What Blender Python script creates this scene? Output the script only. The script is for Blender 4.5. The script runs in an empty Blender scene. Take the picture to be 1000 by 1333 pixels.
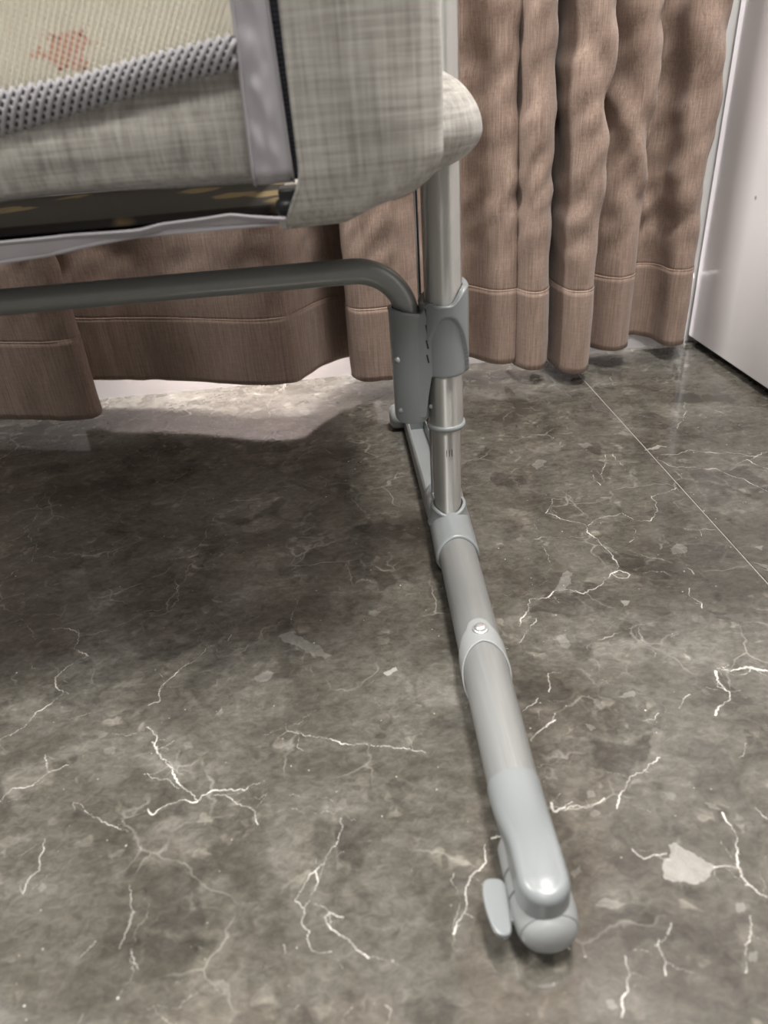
import bpy, bmesh, math, random
import numpy as np
from mathutils import Vector, Matrix, noise

S = bpy.context.scene
C = S.collection
random.seed(7)

# ---------------------------------------------------------------- camera
cam_data = bpy.data.cameras.new('camera')
cam = bpy.data.objects.new('camera', cam_data)
C.objects.link(cam)
S.camera = cam
YAW, PITCH, ROLL = 0.0422996, 0.5499837, 0.0804828
fwd = Vector((math.sin(YAW)*math.cos(PITCH), math.cos(YAW)*math.cos(PITCH), -math.sin(PITCH)))
right = Vector((math.cos(YAW), -math.sin(YAW), 0))
down = fwd.cross(right)
cr, sr = math.cos(ROLL), math.sin(ROLL)
r2 = cr*right + sr*down
d2 = -sr*right + cr*down
m = Matrix((( r2.x, -d2.x, -fwd.x, 0), (r2.y, -d2.y, -fwd.y, 0), (r2.z, -d2.z, -fwd.z, 0.42), (0, 0, 0, 1)))
cam.matrix_world = m
cam_data.sensor_fit = 'VERTICAL'
cam_data.sensor_height = 36
cam_data.lens = 924/1333*36
cam_data.clip_start = 0.02
cam_data.dof.use_dof = True
cam_data.dof.focus_distance = 0.78
cam_data.dof.aperture_fstop = 7.0

# ---------------------------------------------------------------- light and exposure
S.view_settings.view_transform = 'Standard'
S.view_settings.look = 'None'
S.view_settings.exposure = 0.0
S.view_settings.gamma = 1.0
S.view_settings.use_curve_mapping = False
world = bpy.data.worlds.new('room_light')
S.world = world
world.use_nodes = True
bg = world.node_tree.nodes['Background']
bg.inputs[0].default_value = (1.0, 0.97, 0.93, 1)
bg.inputs[1].default_value = 0.27

def area(name, loc, target, sx, sy, power, col):
    l = bpy.data.lights.new(name, 'AREA')
    l.shape = 'RECTANGLE'
    l.size, l.size_y, l.energy, l.color = sx, sy, power, col
    o = bpy.data.objects.new(name, l)
    C.objects.link(o)
    o.location = loc
    o.rotation_euler = (Vector(target)-Vector(loc)).to_track_quat('-Z', 'Y').to_euler()
    return o
area('ceiling_lamp', (0.46, 0.38, 2.45), (0.38, 0.5, 0), 0.42, 0.42, 80, (1.0, 0.965, 0.92))
area('far_ceiling_lamp', (-1.35, 0.62, 2.45), (0.3, 0.9, 0.2), 0.45, 0.45, 80, (1.0, 0.97, 0.93))
area('rear_fill_light', (-0.36, -1.5, 2.45), (0.2, 0.7, 0.2), 0.5, 0.5, 30, (1.0, 0.965, 0.92))  # added fill behind the camera for the pole stripe and front fabric
area('cove_light', (-0.22, 1.1315, 2.0), (-0.22, 1.1315, 0), 1.1, 0.012, 60, (1.0, 0.95, 0.95))
for cx, cw, cp in ((-0.175, 0.31, 4.6), (0.245, 0.06, 1.3)):          # added unseen lights behind the curtain to brighten the skirting and its reflection
    area('skirting_fill_light', (cx, 1.101, 0.30), (cx, 1.128, 0.06), cw, 0.01, cp, (1.0, 0.95, 0.95))

# ---------------------------------------------------------------- helpers
def mesh_obj(name, verts, faces, mat, parent=None, smooth=True, uvs=None):
    me = bpy.data.meshes.new(name)
    me.from_pydata([tuple(v) for v in verts], [], faces)
    if uvs is not None:
        uv = me.uv_layers.new(name='UVMap')
        for l in me.loops:
            uv.data[l.index].uv = uvs[l.vertex_index]
    me.update()
    if smooth:
        me.polygons.foreach_set('use_smooth', [True]*len(me.polygons))
    o = bpy.data.objects.new(name, me)
    C.objects.link(o)
    if mat:
        me.materials.append(mat)
    if parent:
        o.parent = parent
        o.matrix_parent_inverse = world_mat(parent).inverted()
    return o

def world_mat(o):
    mm = Matrix.LocRotScale(o.location, o.rotation_euler, o.scale)
    if o.parent:
        return world_mat(o.parent) @ o.matrix_parent_inverse @ mm
    return mm

def grid(fn, nu, nv, cu=False, cv=False):
    """fn(u,v) in 0..1 -> point; quads, wrapped if closed"""
    NU, NV = (nu if cu else nu+1), (nv if cv else nv+1)
    V = [fn(i/nu, j/nv) for j in range(NV) for i in range(NU)]
    F = []
    for j in range(nv):
        for i in range(nu):
            a, b = j*NU+i, j*NU+(i+1) % NU
            c, d = ((j+1) % NV)*NU+(i+1) % NU, ((j+1) % NV)*NU+i
            F.append((a, b, c, d))
    uv = [(i/nu, j/nv) for j in range(NV) for i in range(NU)]
    return V, F, uv

def join(*parts):
    V, F = [], []
    for p in parts:
        k = len(V)
        V += list(p[0])
        F += [tuple(i+k for i in f) for f in p[1]]
    return V, F

def lathe(profile, origin, axis='Z', seg=48, sx=1.0, sy=1.0):
    """profile: (radius, height) pairs about an axis"""
    o = Vector(origin)
    V, F = [], []
    n = len(profile)
    for k, (r, h) in enumerate(profile):
        for i in range(seg):
            t = 2*math.pi*i/seg
            a, b = r*math.cos(t)*sx, r*math.sin(t)*sy
            if axis == 'Z': p = Vector((a, b, h))
            elif axis == 'Y': p = Vector((a, h, b))
            else: p = Vector((h, a, b))
            V.append(o+p)
    for k in range(n-1):
        for i in range(seg):
            j = (i+1) % seg
            F.append((k*seg+i, k*seg+j, (k+1)*seg+j, (k+1)*seg+i))
    F.append(tuple(range(seg))[::-1])
    F.append(tuple((n-1)*seg+i for i in range(seg)))
    return V, F

def tube(pts, rad, seg=16, closed_ends=True):
    pts = [Vector(p) for p in pts]
    n = len(pts)
    if not hasattr(rad, '__len__'): rad = [rad]*n
    V, F = [], []
    t0 = (pts[1]-pts[0]).normalized()
    ref = Vector((0, 0, 1)) if abs(t0.z) < .9 else Vector((0, 1, 0))
    nrm = t0.cross(ref).normalized()
    for k in range(n):
        t = (pts[min(k+1, n-1)]-pts[max(k-1, 0)]).normalized()
        nrm = (nrm - t*nrm.dot(t)).normalized()
        b = t.cross(nrm)
        for i in range(seg):
            a = 2*math.pi*i/seg
            V.append(pts[k]+rad[k]*(math.cos(a)*nrm+math.sin(a)*b))
    for k in range(n-1):
        for i in range(seg):
            j = (i+1) % seg
            F.append((k*seg+i, k*seg+j, (k+1)*seg+j, (k+1)*seg+i))
    if closed_ends:
        F.append(tuple(range(seg))[::-1])
        F.append(tuple((n-1)*seg+i for i in range(seg)))
    return V, F

def box(x0, x1, y0, y1, z0, z1):
    V = [(x, y, z) for z in (z0, z1) for y in (y0, y1) for x in (x0, x1)]
    F = [(0, 2, 3, 1), (4, 5, 7, 6), (0, 1, 5, 4), (2, 6, 7, 3), (0, 4, 6, 2), (1, 3, 7, 5)]
    return V, F

def bevel(o, w, seg=2, angle=0.6):
    b = o.modifiers.new('bevel', 'BEVEL')
    b.width, b.segments, b.limit_method, b.angle_limit = w, seg, 'ANGLE', angle
    return o

def solidify(o, t, off=-1):
    s = o.modifiers.new('solid', 'SOLIDIFY')
    s.thickness, s.offset = t, off
    return o

def autosmooth(o, deg=35):
    me = o.data
    bm = bmesh.new(); bm.from_mesh(me)
    bmesh.ops.recalc_face_normals(bm, faces=bm.faces)
    for e in bm.edges:
        if len(e.link_faces) == 2 and e.calc_face_angle(0) > math.radians(deg):
            e.smooth = False
    bm.to_mesh(me); bm.free()
    return o

def thing(name, label, cat, loc, group=None):
    o = bpy.data.objects.new(name, None)
    o.empty_display_size = .05
    C.objects.link(o)
    o.location = loc
    o['label'], o['category'] = label, cat
    if group: o['group'] = group
    return o

def tag(o, label=None, cat=None, kind=None):
    if label: o['label'] = label
    if cat: o['category'] = cat
    if kind: o['kind'] = kind
    return o

def spline(P, n):
    """Catmull-Rom through tuples, n samples a span"""
    P = [np.array(p, float) for p in P]
    Q = [2*P[0]-P[1]]+P+[2*P[-1]-P[-2]]
    out = []
    for i in range(len(P)-1):
        a, b, c, d = Q[i:i+4]
        for k in range(n):
            t = k/n
            out.append(.5*((2*b)+(-a+c)*t+(2*a-5*b+4*c-d)*t*t+(-a+3*b-3*c+d)*t**3))
    out.append(P[-1])
    return out

def sm(a, b, x):
    t = min(1, max(0, (x-a)/(b-a)))
    return t*t*(3-2*t)

# ---------------------------------------------------------------- materials
class NT:
    def __init__(s, name):
        s.m = bpy.data.materials.new(name); s.m.use_nodes = True
        s.t = s.m.node_tree; s.b = s.t.nodes['Principled BSDF']
    def n(s, kind, ins=None, **kw):
        x = s.t.nodes.new(kind)
        for k, v in kw.items(): setattr(x, k, v)
        for k, v in (ins or {}).items(): s.put(x, k, v)
        return x
    def put(s, x, k, v):
        if isinstance(v, bpy.types.NodeSocket): s.t.links.new(v, x.inputs[k])
        else: x.inputs[k].default_value = v
    def math(s, op, a, b=0.0, c=0.0, clamp=False):
        x = s.n('ShaderNodeMath', {0: a, 1: b, 2: c}, operation=op, use_clamp=clamp)
        return x.outputs[0]
    def mix(s, f, a, b, blend='MIX'):
        x = s.n('ShaderNodeMix', data_type='RGBA', blend_type=blend)
        s.put(x, 0, f); s.put(x, 6, a); s.put(x, 7, b)
        return x.outputs[2]
    def ramp(s, f, stops):
        x = s.n('ShaderNodeValToRGB', {0: f})
        el = x.color_ramp.elements
        while len(el) < len(stops): el.new(.5)
        for e, (p, c) in zip(el, stops):
            e.position = p
            e.color = c if hasattr(c, '__len__') else (c, c, c, 1)
        return x.outputs[0]
    def obj(s, scale=(1, 1, 1), rot=(0, 0, 0)):
        t = s.n('ShaderNodeTexCoord')
        g = s.n('ShaderNodeNewGeometry')
        mp = s.n('ShaderNodeMapping', {0: g.outputs['Position'], 2: rot, 3: scale})
        return mp.outputs[0]
    def noise(s, vec, scale, detail=4, rough=.55, dist=0.0):
        return s.n('ShaderNodeTexNoise', {'Vector': vec, 'Scale': scale, 'Detail': detail, 'Roughness': rough, 'Distortion': dist}).outputs[0]
    def bump(s, h, strength, dist):
        x = s.n('ShaderNodeBump', {'Strength': strength, 'Distance': dist, 'Height': h})
        s.put(s.b, 'Normal', x.outputs[0]); return x
    def set(s, **kw):
        for k, v in kw.items(): s.put(s.b, k.replace('_', ' '), v)

def srgb(r, g, b):
    f = lambda c: (c/255/12.92 if c/255 <= .04045 else ((c/255+.055)/1.055)**2.4)
    return (f(r), f(g), f(b), 1)

def plain(name, col, rough=.5, metal=0.0, spec=.5, noise_amt=0.05, coat=0.0, nscale=300):
    k = NT(name)
    v = k.noise(k.obj(), nscale, 3)
    dark = tuple(c*(1-noise_amt*2) for c in col[:3])+(1,)
    light = tuple(min(1, c*(1+noise_amt*2)) for c in col[:3])+(1,)
    k.set(Base_Color=k.mix(v, dark, light), Roughness=rough, Metallic=metal, Coat_Weight=coat)
    k.b.inputs['Specular IOR Level'].default_value = spec
    return k.m

def brushed(name, col, rough, metal, streak, aniso=0.0):
    k = NT(name)
    a = k.noise(k.obj(streak), 1.0, 3, .6)
    lo = tuple(c*.9 for c in col[:3])+(1,); hi = tuple(min(1, c*1.1) for c in col[:3])+(1,)
    tg = k.n('ShaderNodeTangent', direction_type='RADIAL', axis='Z')
    k.put(k.b, 'Tangent', tg.outputs[0])
    k.set(Anisotropic=aniso, Anisotropic_Rotation=.25, Base_Color=k.mix(a, lo, hi), Metallic=metal, Roughness=k.ramp(a, [(0.3, rough*.85), (.7, rough*1.15)]))
    return k.m

M = {}
M['pole'] = brushed('satin_aluminium_upright', (.62, .62, .59), .44, .95, (900, 900, 12), .95)
M['foot'] = brushed('satin_grey_foot_paint', (.27, .275, .27), .38, .35, (900, 14, 900))
M['bar'] = plain('dark_grey_bar_paint', (.25, .26, .25), .32, .3, noise_amt=.04)
M['plastic'] = plain('grey_plastic', (.215, .23, .235), .33, 0, noise_amt=.02, nscale=900)
M['plastic_pale'] = plain('pale_grey_plastic', (.275, .285, .285), .42, 0, noise_amt=.02, nscale=900)
M['black'] = plain('black_plastic', (.012, .012, .014), .4)
M['zip'] = plain('black_zip_tape', (.008, .009, .016), .75)
M['chrome'] = plain('chrome', (.75, .75, .75), .34, .8, noise_amt=.01)
M['white'] = plain('white_skirting_paint', (.80, .79, .80), .35, noise_amt=.01, nscale=40)
M['wall'] = plain('white_wall_paint', (.62, .61, .60), .8, noise_amt=.02, nscale=60)
M['grout'] = plain('grout', (.34, .32, .29), .8, noise_amt=.2)

def cabinet_mat():
    k = NT('white_lacquer_panel')
    v = k.noise(k.obj((3, 3, 3)), 1.5, 2)
    base = k.mix(v, srgb(222, 218, 220), srgb(232, 229, 230))
    d = k.n('ShaderNodeVectorMath', {0: k.obj((1, 1, 2.2)), 1: (.5865, 1.015, .2325*2.2)}, operation='LENGTH')
    g = k.n('ShaderNodeNewGeometry').outputs['Position']
    q = k.n('ShaderNodeVectorMath', {0: g, 1: (.583, 1.005, .243)}, operation='DISTANCE').outputs['Value']
    nz = k.noise(k.obj(), 600, 2)
    q = k.math('ADD', q, k.math('MULTIPLY', k.math('SUBTRACT', nz, .5), .006))
    sp = k.ramp(q, [(.0015, 1.0), (.0035, 0.0)])
    k.set(Base_Color=k.mix(sp, base, srgb(105, 98, 92)), Roughness=.10, Coat_Weight=.15)
    k.b.inputs['Specular IOR Level'].default_value = .55
    return k.m
M['cabinet'] = cabinet_mat()

def linen(name, lo, hi, tint, sx=(700, 700, 40), sz=(45, 45, 800), bump=.25, lo_hi=(.36, .64), wl=.5):
    """slubby woven cloth: level and upright threads of differing tone"""
    k = NT(name)
    a = k.noise(k.obj(sx), 1.0, 4, .6)           # upright streaks
    b = k.noise(k.obj(sz), 1.0, 4, .6)           # level streaks
    a2 = k.noise(k.obj(tuple(c*.33 for c in sx)), 1.0, 2, .5)
    b2 = k.noise(k.obj(tuple(c*.33 for c in sz)), 1.0, 2, .5)
    h = k.math('ADD', k.math('ADD', k.math('MULTIPLY', a, .6*(1-wl)), k.math('MULTIPLY', b, .6*wl)), k.math('ADD', k.math('MULTIPLY', a2, .4*(1-wl)), k.math('MULTIPLY', b2, .4*wl)))
    f = k.ramp(h, [(lo_hi[0], 0.0), (lo_hi[1], 1.0)])
    col = k.mix(f, lo, hi)
    w = k.noise(k.obj(), 22, 2)
    col = k.mix(k.math('MULTIPLY', w, .5), col, tint)
    k.set(Base_Color=col, Roughness=.88, Sheen_Weight=.15)
    k.b.inputs['Specular IOR Level'].default_value = .15
    k.bump(h, bump, .0015)
    return k.m
M['crib_linen'] = linen('grey_slub_linen', (.20, .188, .168, 1), (.52, .50, .46, 1), (.33, .315, .29, 1), (350, 350, 17), (19, 19, 370), .25, (.40, .60))
M['curtain'] = linen('brown_linen', (.158, .108, .084, 1), (.40, .30, .245, 1), (.265, .192, .154, 1), (1500, 1500, 38), (160, 160, 1300), .3, (.37, .63), .28)
M['satin'] = plain('grey_satin_binding', (.36, .345, .365), .58, 0, noise_amt=.06, nscale=25)
M['strand'] = plain('cream_mesh_yarn', (.90, .855, .75), .8, noise_amt=.08, nscale=120)
M['knit'] = plain('grey_mesh_yarn', (.29, .285, .295), .75, noise_amt=.06, nscale=200)
M['knit_back'] = plain('grey_mesh_backing', (.13, .13, .14), .9, noise_amt=.1, nscale=400)  # dark grey backing band behind the trim yarns

def blanket_mat():
    k = NT('cream_cotton_with_coral_print')
    v = k.noise(k.obj(), 90, 3)
    base = k.mix(v, (.84, .80, .69, 1), (.93, .89, .79, 1))
    u = k.n('ShaderNodeUVMap').outputs[0]
    ua = k.n('ShaderNodeVectorMath', {0: k.obj()}, operation='ADD').outputs[0]
    nz = k.n('ShaderNodeTexNoise', {'Vector': k.obj(), 'Scale': 150, 'Detail': 2}).outputs[1]
    off = k.n('ShaderNodeVectorMath', {0: nz, 1: (.5, .5, .5)}, operation='SUBTRACT').outputs[0]
    off = k.n('ShaderNodeVectorMath', {0: off, 3: .012}, operation='SCALE').outputs[0]
    p = k.n('ShaderNodeVectorMath', {0: k.obj(), 1: off}, operation='ADD').outputs[0]
    def blob(c, rx, rz, rot):
        mp = k.n('ShaderNodeMapping', {0: k.n('ShaderNodeVectorMath', {0: p, 1: c}, operation='SUBTRACT').outputs[0], 2: (0, rot, 0)}).outputs[0]
        s2 = k.n('ShaderNodeVectorMath', {0: mp, 1: (1/rx, 0, 1/rz)}, operation='MULTIPLY').outputs[0]
        l = k.n('ShaderNodeVectorMath', {0: s2}, operation='LENGTH').outputs['Value']
        return k.ramp(l, [(.75, 1.0), (1.0, 0.0)])
    f = k.math('MAXIMUM', blob((-.1335, 0, .4435), .0105, .0075, .3), blob((-.1275, 0, .4475), .0135, .0035, -.15))
    f = k.math('MAXIMUM', f, blob((-.146, 0, .4435), .006, .0022, .1))
    f = k.math('MAXIMUM', f, blob((-.1275, 0, .437), .006, .003, .4))
    dots = blob((-.1185, 0, .4455), .002, .0018, 0)
    for c in ((-.1365, 0, .4495), (-.1365, 0, .4365), (-.1255, 0, .4345), (-.1225, 0, .449)):
        dots = k.math('MAXIMUM', dots, blob(c, .002, .0016, 0))
    col = k.mix(k.math('MULTIPLY', f, .62), base, srgb(222, 135, 110))
    col = k.mix(k.math('MULTIPLY', dots, .9), col, srgb(165, 70, 50))
    k.set(Base_Color=col, Roughness=.9)
    out = k.t.nodes['Material Output']                # thin cotton lets some light through
    tr = k.n('ShaderNodeBsdfTranslucent', {0: col})
    mx = k.n('ShaderNodeMixShader', {0: .12, 1: k.b.outputs[0], 2: tr.outputs[0]})
    k.t.links.new(mx.outputs[0], out.inputs[0])
    return k.m
M['blanket'] = blanket_mat()

def floral_mat():
    k = NT('dark_floral_cotton')
    n1 = k.n('ShaderNodeTexNoise', {'Vector': k.obj(), 'Scale': 40, 'Detail': 2}).outputs[1]
    v = k.n('ShaderNodeVectorMath', {0: k.obj(), 1: k.n('ShaderNodeVectorMath', {0: n1, 3: .02}, operation='SCALE').outputs[0]}, operation='ADD').outputs[0]
    vo = k.n('ShaderNodeTexVoronoi', {'Vector': v, 'Scale': 19})
    f = k.ramp(vo.outputs['Distance'], [(.32, 1.0), (.42, 0.0)])
    rings = k.math('SINE', k.math('MULTIPLY', vo.outputs['Distance'], 70))
    pet = k.mix(k.math('MULTIPLY', k.math('ADD', rings, 1), .2), srgb(120, 104, 72), srgb(84, 66, 42))
    pick = k.n('ShaderNodeSeparateColor', {0: vo.outputs['Color']}).outputs[0]
    f = k.math('MULTIPLY', f, k.math('GREATER_THAN', pick, .3))
    k.set(Base_Color=k.mix(f, srgb(26, 20, 17), pet), Roughness=.85)
    return k.m
M['floral'] = floral_mat()

# marble: the veins and pale inclusions of these very slabs, drawn on the floor plan in metres
VEINS = [
(1.3,0.8,[-2961,4050,-2807,4179,-2708,4347,-2606,4509,-2694,4587,-2735,4695,-2655,4824,-2515,4927,-2675,5048,-2670,5210,-2779,5319,-2974,5369]),
(0.8,0.5,[-2670,5210,-2427,5261,-2249,5354,-2094,5487,-1872,5501,-1827,5606,-1917,5973]),
(0.8,0.5,[-3741,6148,-3701,6403,-3556,6574,-3569,6825,-3781,7174,-3900,7307,-3838,7418,-3816,7659,-3912,8208]),
(0.8,0.5,[-1848,4242,-1768,4276,-1768,4470,-1679,4582,-1619,4662,-1519,4742,-1461,4870,-1277,4926,-1254,5009]),
(1.2,0.8,[-703,3807,-538,3742,-377,3686,-154,3605,34,3558,217,3493,308,3460]),
(1.2,0.8,[-1848,4242,-1767,4267,-1761,4469,-1663,4595]),
(0.7,0.45,[-3570,6618,-3421,6656,-3204,6551,-2997,6635,-2824,6687]),
(0.7,0.45,[-637,3798,-634,3654,-586,3607]),
(0.7,0.45,[-2013,6333,-1838,6381,-1695,6689,-1653,7135,-1418,7282,-1183,7540,-927,7647,-665,7701,-401,7538,-346,7744,-452,7879]),
(0.7,0.45,[-737,8609,-564,8701,-330,8781]),
(0.7,0.45,[-949,8159,-873,8386]),
(0.7,0.45,[-701,5006,-706,5190,-669,5310,-714,5516]),
(0.7,0.45,[-2080,3986,-1938,3945,-1773,3942]),
(0.7,0.45,[-2488,4190,-2343,4223,-2213,4250]),
(0.7,0.45,[-2548,3846,-2492,3719]),
(0.7,0.45,[-3500,5499,-3321,5564,-3222,5453,-3084,5219]),
(0.7,0.45,[-3097,9203,-2744,8925,-2502,8555]),
(0.7,0.45,[-3834,9723,-3609,9818,-3274,9451]),
(1.3,0.8,[-1547,3587,-1609,3673,-1710,3787,-1718,3913,-1820,4013]),
(1.5,0.9,[-1744,3853,-1669,3734,-1566,3635,-1501,3484,-1408,3374,-1319,3267]),
(1.5,0.9,[-1319,3267,-1287,3319,-1161,3340,-997,3317,-854,3375]),
(1.5,0.9,[-1319,3267,-1413,3299,-1504,3274,-1619,3206,-1654,3257]),
(1,0.7,[-1408,3374,-1575,3494,-1755,3567]),
(1,0.7,[-1205,3308,-1088,3266,-986,3186,-903,3131,-880,3030]),
(1,0.7,[-2202,3387,-2039,3255,-1891,3164,-1751,3093]),
(1,0.7,[-2742,3460,-2683,3568,-2552,3569,-2482,3660,-2332,3722]),
(1,0.7,[-2471,3679,-2545,3836]),
(1,0.7,[-324,3008,-344,2858,-421,2755,-495,2656,-481,2594,-565,2432,-621,2490]),
(1,0.7,[-495,2656,-566,2575,-621,2490]),
(1,0.7,[-565,2432,-577,2352,-536,2294,-522,2189,-404,2162]),
(1,0.7,[-2315,3116,-2297,3030,-2311,2983,-2279,2883,-2333,2828,-2331,2737]),
(1.9,1,[-332,2349,-413,2386,-441,2362,-407,2291]),
(1.2,0.9,[-407,2291,-349,2245,-273,2172,-198,2101]),
(0.8,0.45,[357,2533,308,2244,283,2093]),
(0.8,0.45,[-1879,2300,-1784,2392]),
(0.8,0.45,[-1372,1991,-1232,1898]),
(0.8,0.45,[-1566,2314,-1501,2194]),
(0.8,0.45,[-1667,2714,-1633,2621,-1599,2532]),
(0.8,0.45,[-681,2233,-672,2182]),
(0.8,0.45,[-607,1893,-583,1912]),
(0.8,0.45,[-124,1768,-94,1834,-128,1860]),
(2.5,0.4,[-1599,2532,-1617,2425,-1634,2322]),
(2.5,0.4,[-1769,1955,-1758,2002]),
(1.5,0.9,[2038,6474,2179,6318,2371,6187,2361,6009,2423,5767,2453,5544,2424,5342]),
(1.5,0.9,[2415,5319,2347,5296,2231,5180,2131,5102,1994,5042,1875,5123,1730,5125,1664,5044,1493,5050,1440,4903,1341,4790,1303,4692]),
(1.5,0.9,[2364,5303,2449,5328,2510,5252,2478,5209,2381,5226,2361,5294]),
(1.1,0.75,[2301,6723,2205,6756,2122,6589,2038,6474]),
(1.1,0.75,[2409,6150,2526,6251,2673,6285,2836,6316,2900,6177,3074,6113,3273,6594,3429,6632,3626,6718]),
(1.1,0.75,[1474,4768,1353,4622,1239,4490]),
(1.1,0.75,[3128,7660,3032,7391,2902,7182]),
(1.1,0.75,[3218,7640,3242,7345]),
(1.1,0.75,[2816,7200,2817,6937]),
(1.1,0.75,[2957,4958,2908,4852,2965,4731,2936,4671]),
(1.1,0.75,[4728,8943,4613,8645,4273,8170]),
(1.2,0.85,[3770,7517,3946,7479,4174,7555,4416,7416,4755,7258,4937,7177]),
(1.2,0.85,[3686,7411,3814,7181,4018,7137,4236,7051,4284,6926,4425,6710,4526,6441]),
(1.2,0.85,[4682,7192,4799,6930]),
(1.2,0.85,[4524,7107,4716,7185,5019,7324]),
(1.2,0.85,[3641,7674,3834,7762,3925,7698]),
(1.6,0.35,[2645,5643,2765,5513,2951,5375,3077,5250,3090,5149]),
(1.6,0.35,[1788,4336,1983,4440,2369,4536]),
(1.6,0.35,[1548,8515,2073,8442,2476,8397,2954,8334]),
(1.6,0.35,[1791,6000,2288,5935]),
(1.6,0.35,[4725,8888,4956,8776,5060,8379]),
(0.9,0.6,[2658,5250,2835,5244,2888,5160]),
(0.9,0.6,[2854,5974,2775,5814,2710,5770]),
(0.9,0.6,[3332,5912,3453,5859,3660,5819]),
(0.9,0.6,[3468,5856,3447,5744]),
(0.9,0.6,[1867,6285,1875,6131]),
(0.9,0.6,[1838,5877,1838,5656,1832,5578]),
(0.9,0.6,[1092,4429,1147,4439]),
(0.9,0.6,[1387,4074,1375,3990]),
(0.9,0.6,[4176,10264,4044,9773]),
(3,1,[2719,3953,2807,3905,2948,3934,3083,3862]),
(2.6,1,[2692,3923,2626,3765,2682,3708]),
(1,0.7,[2762,3964,2829,3850,2986,3911,3057,3815]),
(1.7,0.9,[2664,3823,2691,3700,2650,3620,2537,3567,2479,3493]),
(1.7,0.9,[2142,2717,2154,2615,2114,2495,2055,2356,2063,2242,2131,2159]),
(1.7,0.9,[1918,2374,1979,2375,2048,2343]),
(1.2,0.75,[1490,2835,1522,2895,1585,2962,1658,3053,1772,3094,1831,3144,1930,3190]),
(1.2,0.75,[1083,2869,1202,2895,1325,2868,1439,2927]),
(1.2,0.75,[1481,2549,1523,2478,1601,2496,1679,2495]),
(1.2,0.75,[1980,2072,1937,1992,1870,1926,1799,1791]),
(1.2,0.75,[1421,2009,1405,1952,1414,1893,1382,1826]),
(1.2,0.75,[1527,2089,1479,2033]),
(1.2,0.75,[1208,1946,1198,1861,1161,1783,1078,1662]),
(1.2,0.75,[1147,3516,1225,3570,1314,3625]),
(2.2,1,[1082,2933,1083,2869,1230,2923]),
(1,0.6,[1943,3519,2027,3520,2084,3579]),
(1,0.6,[2567,3221,2455,3104]),
(1,0.6,[2251,3596,2323,3684,2393,3717]),
(1,0.6,[2361,2729,2396,2632]),
(1.3,0.85,[586,2696,576,2648,570,2589,519,2531,452,2499,408,2414,402,2350,374,2284,321,2224,292,2177]),
(1.3,0.85,[635,2733,715,2729]),
(1,0.7,[1084,3455,1173,3543,1281,3612,1327,3692]),
(1,0.7,[1090,3737,1181,3793,1244,3855]),
(1,0.7,[1391,4101,1376,3993,1342,3903])]
PATCHES = [
(0.5,[-834,4911,-720,4962,-621,4876,-468,4739,-351,4583,-414,4551,-619,4707,-753,4813]),
(0.5,[-1010,4428,-906,4498,-846,4453,-899,4361,-988,4375]),
(0.5,[-2111,3845,-2013,3839,-2022,3771,-2079,3779]),
(0.3,[-2496,7651,-2346,7831,-2137,7682,-2214,7522,-2448,7538]),
(0.3,[-2201,4486,-2023,4662,-1937,4597,-2053,4464]),
(0.3,[-652,6845,-555,7014,-649,6664]),
(0.95,[65,4311,178,4369,190,4317,97,4271]),
(0.5,[1737,5147,1833,5274,1954,5427,1997,5369,1931,5208,1848,5128,1782,5102]),
(0.5,[3048,5596,3139,5661,3218,5591,3158,5494,3033,5491]),
(0.5,[2964,5694,3023,5683,2944,5571]),
(0.5,[1595,4523,1665,4531,1675,4393,1633,4342,1580,4408]),
(0.5,[1928,4713,1999,4680,1947,4647]),
(0.5,[2176,7576,2309,7713,2389,7654,2217,7446]),
(0.5,[2894,8020,3020,8037,3067,7936,2928,7878]),
(0.5,[3702,5238,3813,5168,3776,5100]),
(0.5,[3845,5474,3943,5483,3881,5398]),
(0.9,[2285,4892,2365,4878,2281,4804]),
(0.9,[3665,7686,3844,7787,3878,7726,3730,7654]),
(0.8,[1639,2454,1682,2462,1710,2547,1766,2553,1836,2475,1922,2382,1874,2335,1782,2286,1690,2306,1599,2330]),
(0.5,[1928,2143,1982,2152,1962,2098,1908,2089]),
(0.5,[1299,2819,1353,2843,1379,2809,1317,2792]),
(0.5,[1863,1883,1921,1890,1892,1836,1845,1835]),
(0.5,[1020,1746,1065,1748,1077,1700,1021,1707]),
(0.5,[1335,2985,1385,2989,1376,2936,1327,2932]),
(0.5,[2062,2800,2128,2781,2143,2737,2078,2756]),
(0.5,[1124,2226,1207,2273,1319,2218,1248,2203]),
(0.5,[1514,3555,1581,3505,1531,3481]),
(0.5,[1054,2448,1126,2484,1128,2439,1065,2402]),
(0.5,[1847,3770,1993,3807,1961,3753]),
(0.35,[-2101,3817,-2038,3842,-2006,3781,-2074,3778]),
(0.35,[-2252,2757,-2238,2801,-2197,2765,-2227,2724]),
(0.35,[-1924,2933,-1751,2959,-1771,2913]),
(0.35,[-1174,2267,-1204,2296,-1133,2262]),
(0.35,[-363,2716,-321,2664,-365,2640]),
(0.35,[-2590,3051,-2558,3087,-2540,2996])]

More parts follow.
